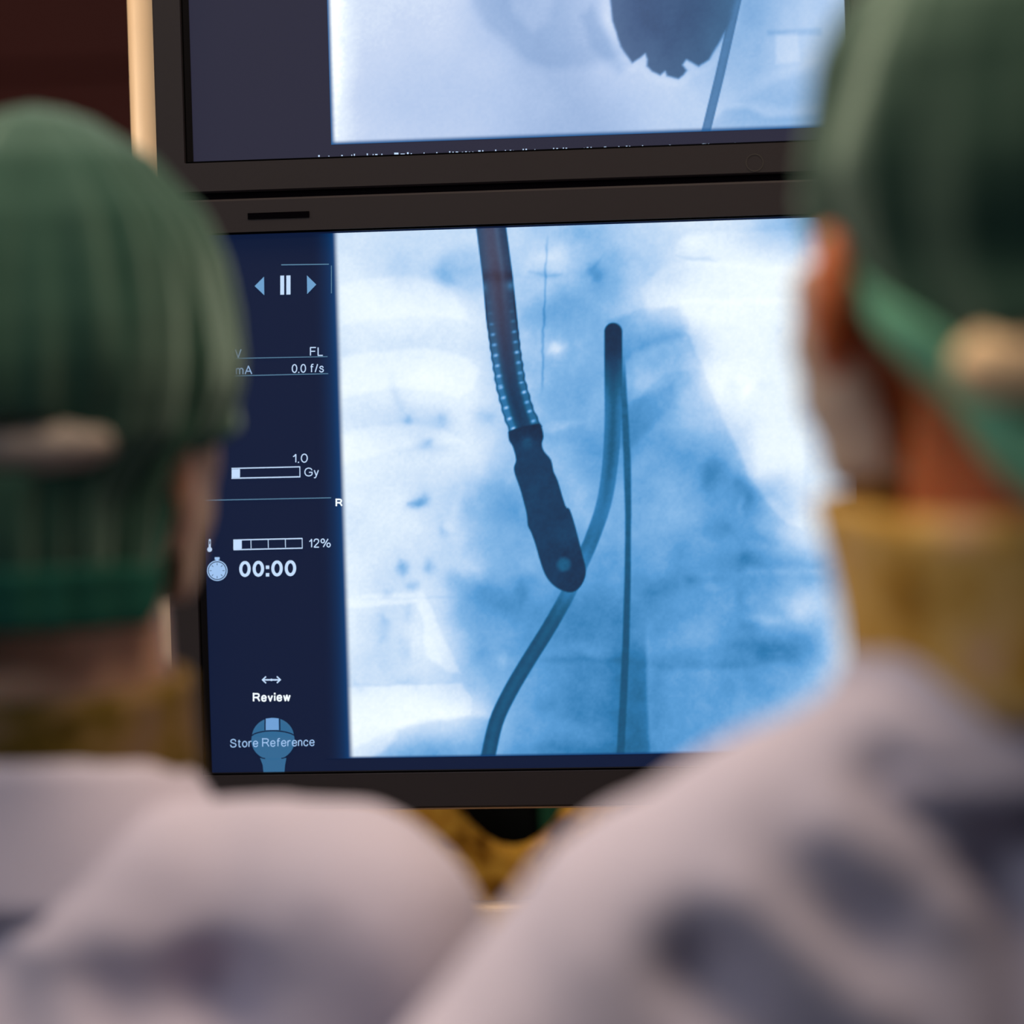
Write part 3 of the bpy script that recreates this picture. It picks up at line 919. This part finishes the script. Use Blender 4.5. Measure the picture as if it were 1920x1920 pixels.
apron('golden brown mottled lead apron with a scooped neck hanging under the monitors', (AX, .62, 0), -.165, .62, 1.37, .45, M['gold'], (0.0, .085, 1.237, 2.0), seed=1)
apron('black apron hanging just behind the scooped neck of the golden apron', (AX - .0865, .62, 0), -.085, .19, 1.37, .5, M['black_cloth'], None, seed=2)
apron('dark green apron hanging beside the black one behind the golden apron', (AX + .1065, .62, 0), -.085, .19, 1.37, .5, M['green_cloth'], None, seed=3)

# ------------------------------------------------------------------ people
def ellipsoid(c, r, rot=None, n=20, m_=14):
    v, f = [], []
    for j in range(m_ + 1):
        ph = math.pi * j / m_
        for i in range(n):
            th = 2 * math.pi * i / n
            p = Vector((r[0] * math.sin(ph) * math.cos(th), r[1] * math.sin(ph) * math.sin(th), r[2] * math.cos(ph)))
            if rot: p = rot @ p
            v.append(p + Vector(c))
    for j in range(m_):
        for i in range(n):
            a, b = j * n + i, j * n + (i + 1) % n
            f.append((a, b, b + n, a + n))
    return v, f


def capsule(p0, p1, r0, r1, n=18, flat_y=1.0):
    p0, p1 = Vector(p0), Vector(p1)
    d = (p1 - p0)
    L = d.length
    q = d.to_track_quat('Z', 'Y').to_matrix()
    v, f = [], []
    prof = [(-r0 * math.cos(a), r0 * math.sin(a)) for a in [R(x) for x in (2, 20, 40, 60, 80, 90)]]
    prof += [(L * t, r0 + (r1 - r0) * t) for t in (.25, .5, .75)]
    prof += [(L + r1 * math.sin(a), r1 * math.cos(a)) for a in [R(x) for x in (0, 10, 30, 50, 70, 88)]]
    for z, r in prof:
        for i in range(n):
            a = 2 * math.pi * i / n
            v.append(p0 + q @ Vector((r * math.cos(a), r * math.sin(a), z)))
    for j in range(len(prof) - 1):
        for i in range(n):
            a, b = j * n + i, j * n + (i + 1) % n
            f.append((a, b, b + n, a + n))
    f.append(tuple(range(n - 1, -1, -1)))
    k = (len(prof) - 1) * n
    f.append(tuple(range(k, k + n)))
    return v, f


def fuse(name, pieces, voxel, iters, material, parent, factor=.5):
    """weld overlapping closed pieces into one continuous skin"""
    V, F = [], []
    for v, f in pieces:
        k = len(V)
        V += [tuple(p) for p in v]
        F += [tuple(i + k for i in q) for q in f]
    o = mesh(name, V, F)
    bm = bmesh.new(); bm.from_mesh(o.data)
    bmesh.ops.remove_doubles(bm, verts=bm.verts, dist=1e-5)
    bmesh.ops.recalc_face_normals(bm, faces=bm.faces)
    bm.to_mesh(o.data); bm.free()
    rm = o.modifiers.new('weld', 'REMESH'); rm.mode = 'VOXEL'; rm.voxel_size = voxel
    sm = o.modifiers.new('soft', 'SMOOTH'); sm.factor = factor; sm.iterations = iters
    dg = bpy.context.evaluated_depsgraph_get()
    me = bpy.data.meshes.new_from_object(o.evaluated_get(dg))
    bpy.data.objects.remove(o)
    me.name = name
    return link(name, me, material, parent, smooth=True)


def displaced(o, fn):
    me = o.data
    n = len(me.vertices)
    co = np.zeros(n * 3); me.vertices.foreach_get('co', co); co = co.reshape(-1, 3)
    no = np.zeros(n * 3); me.vertices.foreach_get('normal', no); no = no.reshape(-1, 3)
    d = fn(co, no)
    me.vertices.foreach_set('co', (co + no * d[:, None]).ravel())
    me.update()


def noise_at(co, sx, sy, sz, seed):
    return np.array([noise.noise((p[0] * sx + seed, p[1] * sy - seed, p[2] * sz + 3 * seed)) for p in co])


def person(label, feet, head_c, top, head_yaw, torso_yaw, nb, arms, skin, cap_mat, tie_mat, hair_mat, gown_mat, collar_mat, mask_mat,
           profile, edge_side, edge_back, hole, creases, seed, spine):
    root = empty('person', feet, label, 'person')
    fx, fy, _ = feet
    HR = Matrix.Rotation(head_yaw, 3, 'Z')
    TR = Matrix.Rotation(torso_yaw, 3, 'Z')
    hc = Vector(head_c)                       # head centre, relative to the feet
    def h(x, y, z): return hc + HR @ Vector((x, y, z))
    def t(x, y, z): return Vector(spine) + TR @ Vector((x, y, z)) + Vector((0, 0, nb))
    # body: one continuous skin
    P = [ellipsoid(h(0, -.012, .030), (.074, .094, .086), HR), ellipsoid(h(0, .030, -.035), (.060, .062, .078), HR),
         ellipsoid(h(0, .072, -.094), (.026, .022, .020), HR), capsule(h(.050, .01, -.055), h(.018, .07, -.092), .024, .020), capsule(h(-.050, .01, -.055), h(-.018, .07, -.092), .024, .020),
         capsule(h(0, .092, .015), h(0, .108, -.022), .009, .015), ellipsoid(h(0, .088, .028), (.045, .012, .012), HR),
         ellipsoid(h(0, .094, -.058), (.026, .010, .008), HR)]
    for s in (-1, 1):
        P.append(ellipsoid(h(s * hole['ear_x'], -.008, hole['ear']), (.010, .022, .034), HR @ Matrix.Rotation(s * .45, 3, 'Z')))
        P.append(ellipsoid(h(s * (hole['ear_x'] - .003), .004, hole['ear'] - .006), (.012, .010, .016), HR))
    P.append(capsule(h(0, -.025, -.055), t(0, .0, -.03), .057, .063))
    P += [ellipsoid(t(0, .03, -.26), (.150, .085, .17), TR), ellipsoid(t(0, .04, -.45), (.145, .105, .20), TR), ellipsoid(t(0, .03, -.62), (.165, .115, .14), TR)]
    for s, (sh, el, wr, palm) in arms.items():
        sh = (sh[0], sh[1], sh[2] - .012)
        sh, el, wr, palm = [t(*p) for p in (sh, el, wr, palm)]
        P += [capsule(t(s * .03, 0, -.095), sh, .034, .034), capsule(sh, el, .036, .032), capsule(el, wr, .036, .024)]
        dr = (palm - wr).normalized()
        side = dr.cross(Vector((0, 0, 1))).normalized()
        P += [capsule(wr, palm, .022, .022), capsule(wr + side * .015, palm + side * .026, .018, .015), capsule(wr - side * .015, palm - side * .026, .018, .015)]
        for k, (o_, L_) in enumerate(((-.033, .062), (-.011, .074), (.011, .078), (.033, .070))):
            b0 = palm + side * o_
            b1 = b0 + dr * L_ * .55 + side * o_ * .12 + Vector((0, 0, -.010))
            b2 = b1 + dr * L_ * .45 + side * o_ * .02 + Vector((0, 0, -.026))
            P += [capsule(b0, b1, .0092, .0086, 10), capsule(b1, b2, .0086, .0075, 10)]
        inn = side * (1 if (t(0, .3, 0) - palm).dot(side) * 0 + s * side.dot(TR @ Vector((-1, 0, 0))) > 0 else -1)
        q0 = wr + dr * .022 + inn * .02
        q1 = q0 + dr * .034 + inn * .036 + Vector((0, 0, -.008))
        P += [capsule(q0, q1, .0125, .0105, 10), capsule(q1, q1 + dr * .032 + inn * .010, .0105, .0085, 10)]
    for s in (-1, 1):
        hip, knee, ank = t(s * .085, .03, -.66), t(s * .09, .035, -.66 - (nb - .66 - .08) * .5), None
        hip.z = nb - .62
        knee.z = .47
        ank = Vector((knee.x, knee.y - .01, .09))
        P += [capsule(hip, knee, .078, .052), capsule(knee, ank, .052, .038), capsule((ank.x, ank.y - .03, .045), Vector((ank.x, ank.y, .035)) + TR @ Vector((0, .15, 0)), .036, .028)]
    body = fuse('body', P, .006, 3, skin, root)
    displaced(body, lambda co, no: .0008 * noise_at(co, 40, 40, 40, seed))
    # shoes
    for s in (-1, 1):
        k = t(s * .09, .035, 0)
        fuse('shoe', [capsule((k.x, k.y - .045, .046), Vector((k.x, k.y - .01, .040)) + TR @ Vector((0, .165, 0)), .046, .040),
                      ellipsoid(Vector((k.x, k.y - .01, .085)), (.045, .055, .02), TR)], .007, 4, M['clog'], root)
    for s in (-1, 1):
        ey = fuse('eye', [ellipsoid(h(s * .030, .0745, .006), (.0125, .0115, .0100), HR)], .003, 2, M['eye'], root)
    # gown
    Gp = [ellipsoid(t(0, .02, -.245), (.195, .135, .19), TR), ellipsoid(t(0, .045, -.48), (.18, .145, .26), TR), ellipsoid(t(0, .02, -.085), (.095, .080, .055), TR)]
    for s in (-1, 1):
        Gp.append(ellipsoid(t(s * .115, .0, -.22), (.085, .095, .13), TR))
    Gp.append(capsule(t(0, .045, -.5), t(0, .045, -(nb - .36)), .17, .20))
    for s, (sh, el, wr, palm) in arms.items():
        q = arms[s]
        Gp.append(capsule(t(s * .045, -.02, -hole['trap']), t(*sh), .056, .055))
        Gp.append(capsule(t(*sh), t(*el), .060, .060))
        Gp.append(capsule(t(*el), t(*[q[1][k] + (q[2][k] - q[1][k]) * .93 for k in range(3)]), .058, .036))
    gown = fuse('gown', Gp, .009, 7, gown_mat, root)

    def folds(co, no):
        w = co - np.array(tuple(spine))
        Ti = np.array(TR.inverted())
        l = w @ Ti.T
        d = .010 * noise_at(l, 9, 5, 4, seed) + .008 * noise_at(l, 16, 9, 9, seed + 7) + .003 * noise_at(l, 34, 20, 24, seed + 9)
        back = np.clip((.07 - l[:, 1]) / .08, 0, 1)
        for (x0, z0, x1, z1, wd, dep) in creases:
            ax, az = l[:, 0] - x0, l[:, 2] - z0
            dx, dz = x1 - x0, z1 - z0
            tt = np.clip((ax * dx + az * dz) / (dx * dx + dz * dz + 1e-9), 0, 1)
            q = np.hypot(ax - tt * dx, az - tt * dz)
            d += back * dep * np.exp(-(q / wd) ** 2)
        return d
    displaced(gown, folds)
    # neckline of the gown
    def torus_band(name, c, rx, ry, z0, z1, flare, material, tilt=0.0, thick=.004, rot=TR, amp=.002):
        n, m_ = 72, 8
        v, f = [], []
        for j in range(m_ + 1):
            k = j / m_
            for i in range(n):
                a = 2 * math.pi * i / n
                rr = 1 + flare * (1 - k) + amp * 12 * noise.noise((3 * math.cos(a) + seed, 3 * math.sin(a), k * 2))
                p = Vector((rx * rr * math.cos(a), ry * (1 + (rr - 1) * .25) * math.sin(a), z0 + (z1 - z0) * k + tilt * math.sin(a)))
                v.append(Vector(c) + rot @ p)
        for j in range(m_):
            for i in range(n):
                f.append((j * n + i, j * n + (i + 1) % n, (j + 1) * n + (i + 1) % n, (j + 1) * n + i))
        o = mesh(name, v, f, material, root, smooth=True)
        sm = o.modifiers.new('thickness', 'SOLIDIFY'); sm.thickness = thick; sm.offset = 0
        return o
    nk, gk = hole['neck'], hole['gown_neck']
    torus_band('gown_collar', t(0, .0, 0), gk[0], gk[1], gk[2], gk[3], gk[4], gown_mat, tilt=-.004)
    torus_band('thyroid_collar', t(0, .004, -.0), nk[0], nk[0] + .006, nk[1], nk[2], nk[3], collar_mat, tilt=.006, thick=.007, amp=.004)
    # cap
    prof_z = [p[0] for p in profile]; prof_w = [p[1] for p in profile]
    n, m_ = 160, 70
    v, f = [], []
    def low_edge(th):                         # th: 0 at the back, +-pi at the forehead
        a = abs(th)
        e1 = edge_back + (edge_side - edge_back) * float(smooth(R(edge_ang[0]), R(edge_ang[1]), a))
        return e1 + (.088 - edge_side) * float(smooth(R(95), R(150), a))
    edge_ang = hole['edge']
    wrinkle = hole['wrinkle']
    def cap_point(th, dz, out=0.0, wr=1.0):
        W_ = np.interp(dz, prof_z, prof_w)
        wx, wy = W_ * .95 + out, W_ * 1.15 + out
        yo = -.010 - .022 * float(smooth(.15, .19, dz))
        q = noise.noise((math.cos(th) * 3.2 + seed, math.sin(th) * 3.2, dz * 4))
        q2 = noise.noise((math.cos(th) * 7.5 + seed * 2, math.sin(th) * 7.5, dz * 6 + 5))
        q3 = noise.noise((math.cos(th) * 2.0 + seed * 3, math.sin(th) * 2.0, dz * 22))
        k = min(1, dz / .05)
        rr = wr * k * (wrinkle[0] * q + wrinkle[1] * q2 + wrinkle[2] * q3)
        rr += .0035 * math.exp(-((dz - (low_edge(th) - .004)) / .005) ** 2)
        return h(math.sin(th) * (wx + rr), yo - math.cos(th) * (wy + rr), top - dz - hc.z)
    grid = {}
    for j in range(m_ + 1):
        for i in range(n):
            th = 2 * math.pi * i / n - math.pi
            s_ = j / m_
            dz = low_edge(th) * (s_ ** 1.5 if s_ < .35 else s_ ** 1.5)
            grid[i, j] = len(v)
            v.append(cap_point(th, dz))
    for j in range(m_):
        for i in range(n):
            th = 2 * math.pi * (i + .5) / n - math.pi
            dz = low_edge(th) * ((j + .5) / m_) ** 1.5
            if (abs(th) / hole['half']) ** 2 + ((dz - hole['dz']) / hole['hz']) ** 2 < 1:
                continue
            f.append((grid[i, j], grid[(i + 1) % n, j], grid[(i + 1) % n, j + 1], grid[i, j + 1]))
    cap = mesh('surgical_cap', v, f, cap_mat, root, smooth=True)
    sm = cap.modifiers.new('thickness', 'SOLIDIFY'); sm.thickness = .0018; sm.offset = 0
    # hair showing through the opening of the cap, over the back of the head
    z_ = top - hole['dz'] - hc.z
    fuse('hair', [ellipsoid(h(0, hole['hy'], z_), (hole['hw'], .030, hole['hz'] * 1.35), HR)], .004, 4, hair_mat, root)
    # tie running along the lower hem of the cap
    v, f = [], []
    k_ = 64
    for i in range(k_ + 1):
        th = R(-105 + 210 * i / k_)
        e = low_edge(th)
        for j in range(7):
            dz = e - hole['tie'] * (1 - j / 6) * (1.0 if abs(th) < R(70) else 1.0 - .6 * (abs(th) - R(70)) / R(35))
            v.append(cap_point(th, dz, .0035 + .0016 * math.sin(j / 6 * math.pi), .7))
    for i in range(k_):
        for j in range(6):
            a = i * 7 + j
            f.append((a, a + 7, a + 8, a + 1))
    tie = mesh('cap_tie', v, f, tie_mat, cap, smooth=True)
    sm = tie.modifiers.new('thickness', 'SOLIDIFY'); sm.thickness = .0018; sm.offset = 0
    # face mask
    v, f = [], []
    nu, nv = 56, 24
    for j in range(nv + 1):
        for i in range(nu + 1):
            a = R(-98 + 196 * i / nu)
            k = j / nv
            top_z = hole['mask'][2] + .026 * math.exp(-(a / .7) ** 2)
            zz = top_z - (.110 + top_z) * k
            bulge = math.sin(math.pi * k) * .016
            back = float(smooth(R(76), R(98), abs(a)))
            rx = hole['mask'][0] + .010 + bulge * .4 - .016 * k
            ry = hole['mask'][1] + bulge + .020 * math.exp(-(a / .35) ** 2) * math.exp(-((k - .25) / .3) ** 2)
            rx = rx + (.074 - .010 * k - rx) * back
            ry = ry + (.045 - ry) * back
            pl = .0022 * math.sin(k * math.pi * 7) * (1 - .8 * float(smooth(R(40), R(80), abs(a))))
            v.append(h((rx + pl) * math.sin(a), .010 + (ry + pl) * math.cos(a), zz - .006 * math.cos(a)))
    for j in range(nv):
        for i in range(nu):
            a = j * (nu + 1) + i
            f.append((a, a + 1, a + nu + 2, a + nu + 1))
    mk = mesh('face_mask', v, f, mask_mat, root, smooth=True)
    sm = mk.modifiers.new('thickness', 'SOLIDIFY'); sm.thickness = .0025; sm.offset = 1
    return root


M['clog'] = mat('clog_rubber', rgb(40, 60, 56), rough=.7, noise_amt=.05)
M['eye'] = mat('eye', rgb(210, 205, 200), rough=.2, noise_amt=.02)
skin_l = mat('skin_tan', rgb(172, 136, 114), rough=.5, spec=.35, noise_amt=.06, noise_scale=60, sss=.4)
skin_r = mat('skin_tan_warm', rgb(200, 110, 64), rough=.5, spec=.35, noise_amt=.06, noise_scale=60, sss=.5)
cap_l = mat('green_cap_cloth', rgb(16, 58, 47), rough=.8, spec=.2, noise_amt=.10, noise_scale=30, bump=.15, bump_scale=400, sheen=.55)
cap_r = mat('green_cap_cloth_light', rgb(20, 55, 43), rough=.8, spec=.2, noise_amt=.10, noise_scale=30, bump=.15, bump_scale=400, sheen=.55)
tie_l = mat('green_tie_cloth', rgb(19, 72, 62), rough=.85, spec=.15, noise_amt=.08)
tie_r = mat('lit_green_tie_cloth', rgb(112, 176, 144), rough=.85, spec=.15, noise_amt=.08)  # same green cloth as the cap; the light on it is put into the colour
hair_l = mat('grey_hair', rgb(150, 138, 130), rough=.7, noise_amt=.2, noise_scale=120, bump=.3, bump_scale=220)
hair_r = mat('sandy_hair', rgb(246, 206, 160), rough=.6, noise_amt=.15, noise_scale=120, bump=.3, bump_scale=220)
gown_m = mat('grey_gown_cloth', rgb(194, 188, 208), rough=.9, spec=.1, noise_amt=.04, noise_scale=8, bump=.08, bump_scale=500)
gold_c = mottled('golden_collar_print', [(.30, rgb(110, 72, 26)), (.45, rgb(196, 146, 60)), (.55, rgb(222, 180, 104)), (.70, rgb(220, 170, 150))], 24)
olive_c = mottled('olive_collar_print', [(.30, rgb(48, 36, 14)), (.45, rgb(96, 78, 26)), (.55, rgb(120, 96, 60)), (.70, rgb(110, 90, 78))], 34)
mask_m = mat('mask_cloth', rgb(206, 182, 164), rough=.9, spec=.1, noise_amt=.05)

LEFT_ARMS = {s: ((s * .152, -.005, -.100), (s * .205, .03, -.38), (s * .10, .26, -.37), (s * .07, .335, -.365)) for s in (-1, 1)}
RIGHT_ARMS = {-1: ((-.165, -.005, -.142), (-.345, -.045, -.325), (-.14, .12, -.42), (-.085, .18, -.425)), 1: ((.165, -.005, -.145), (.24, .01, -.40), (.16, .24, -.40), (.13, .32, -.395))}

person('person in dark green surgical cap and grey gown left of the screen', (-0.140, -0.62, 0), (0, 0.012, 1.594), 1.722, R(-4), R(-8), 1.43, LEFT_ARMS,
       skin_l, cap_l, tie_l, hair_l, gown_m, olive_c, mask_m,
       [(0, 0), (.003, .016), (.008, .030), (.026, .056), (.054, .077), (.075, .085), (.103, .0915), (.122, .093), (.136, .091), (.158, .085), (.172, .071), (.188, .063), (.236, .058), (.26, .056)],
       .177, .248, dict(dz=.161, hz=.0125, half=R(37), hy=-.080, hw=.062, tie=.030, edge=(78, 104), wrinkle=(.007, .012, .003), mask=(.064, .080, -.005), neck=(.063, -.050, .016, .05), gown_neck=(.062, .068, -.095, -.022, .75), ear=-.054, ear_x=.066, trap=.094),
       [(.10, 1.31, .135, 1.27, .018, -.022), (.0, 1.34, .08, 1.32, .02, .010), (-.03, 1.365, .02, 1.335, .012, -.010), (.02, 1.33, .06, 1.26, .016, .012)], 3.0, (0, 0, 0))
person('person in olive green surgical cap and grey gown right of the screen', (0.335, -0.80, 0), (0, 0.012, 1.650), 1.784, R(25), R(14), 1.49, RIGHT_ARMS,
       skin_r, cap_r, tie_r, hair_r, gown_m, gold_c, mask_m,
       [(0, 0), (.003, .020), (.010, .036), (.024, .056), (.0455, .076), (.068, .086), (.091, .091), (.114, .0945), (.132, .0935), (.145, .090), (.165, .085), (.188, .079), (.216, .074), (.242, .071), (.27, .068)],
       .150, .262, dict(dz=.199, hz=.020, half=R(50), hy=-.086, hw=.074, tie=.032, edge=(20, 120), wrinkle=(.008, .004, .004), mask=(.081, .098, -.022), neck=(.088, -.045, .040, -.20), gown_neck=(.070, .074, -.085, -.010, .60), ear=-.037, ear_x=.093, trap=.080),
       [(-.158, 1.345, -.118, 1.30, .016, -.018), (-.03, 1.452, .0, 1.445, .014, -.013), (-.078, 1.42, -.035, 1.388, .012, -.012), (-.02, 1.412, .01, 1.40, .014, -.012), (-.02, 1.375, -.03, 1.29, .018, -.014), (.02, 1.36, .01, 1.29, .014, .012), (-.10, 1.40, -.06, 1.365, .014, .010), (-.14, 1.37, -.09, 1.325, .014, .012)], 8.0, (0, 0, 0))

# ------------------------------------------------------------------ ceiling lamps; the rear and left ones are added for their light
lamp_glow = glow('lamp_diffuser', (1.0, .84, .68, 1), 2.0)
for k, (lx, ly, lab) in enumerate(((0.35, -0.85, 'rectangular ceiling lamp above the two people'), (-1.30, -2.30, 'added unseen fill lamp on the ceiling over the left rear of the room'), (-1.35, -0.30, 'added unseen ceiling lamp brightening the aprons, left of the monitors'))):
    t_ = empty('ceiling_lamp', (lx, ly, ZC), lab, 'ceiling lamp', 'ceiling lamps')
    o = ring('frame', rrect(-.60, .60, -.30, .30, .01), rrect(-.57, .57, -.27, .27, .01), 0, .05, M['ceiling'], t_)
    o.rotation_euler = (R(90), 0, 0)
    o.location = (0, 0, -.0005)
    box('diffuser', -.57, .57, -.27, .27, -.04, -.03, lamp_glow, t_)
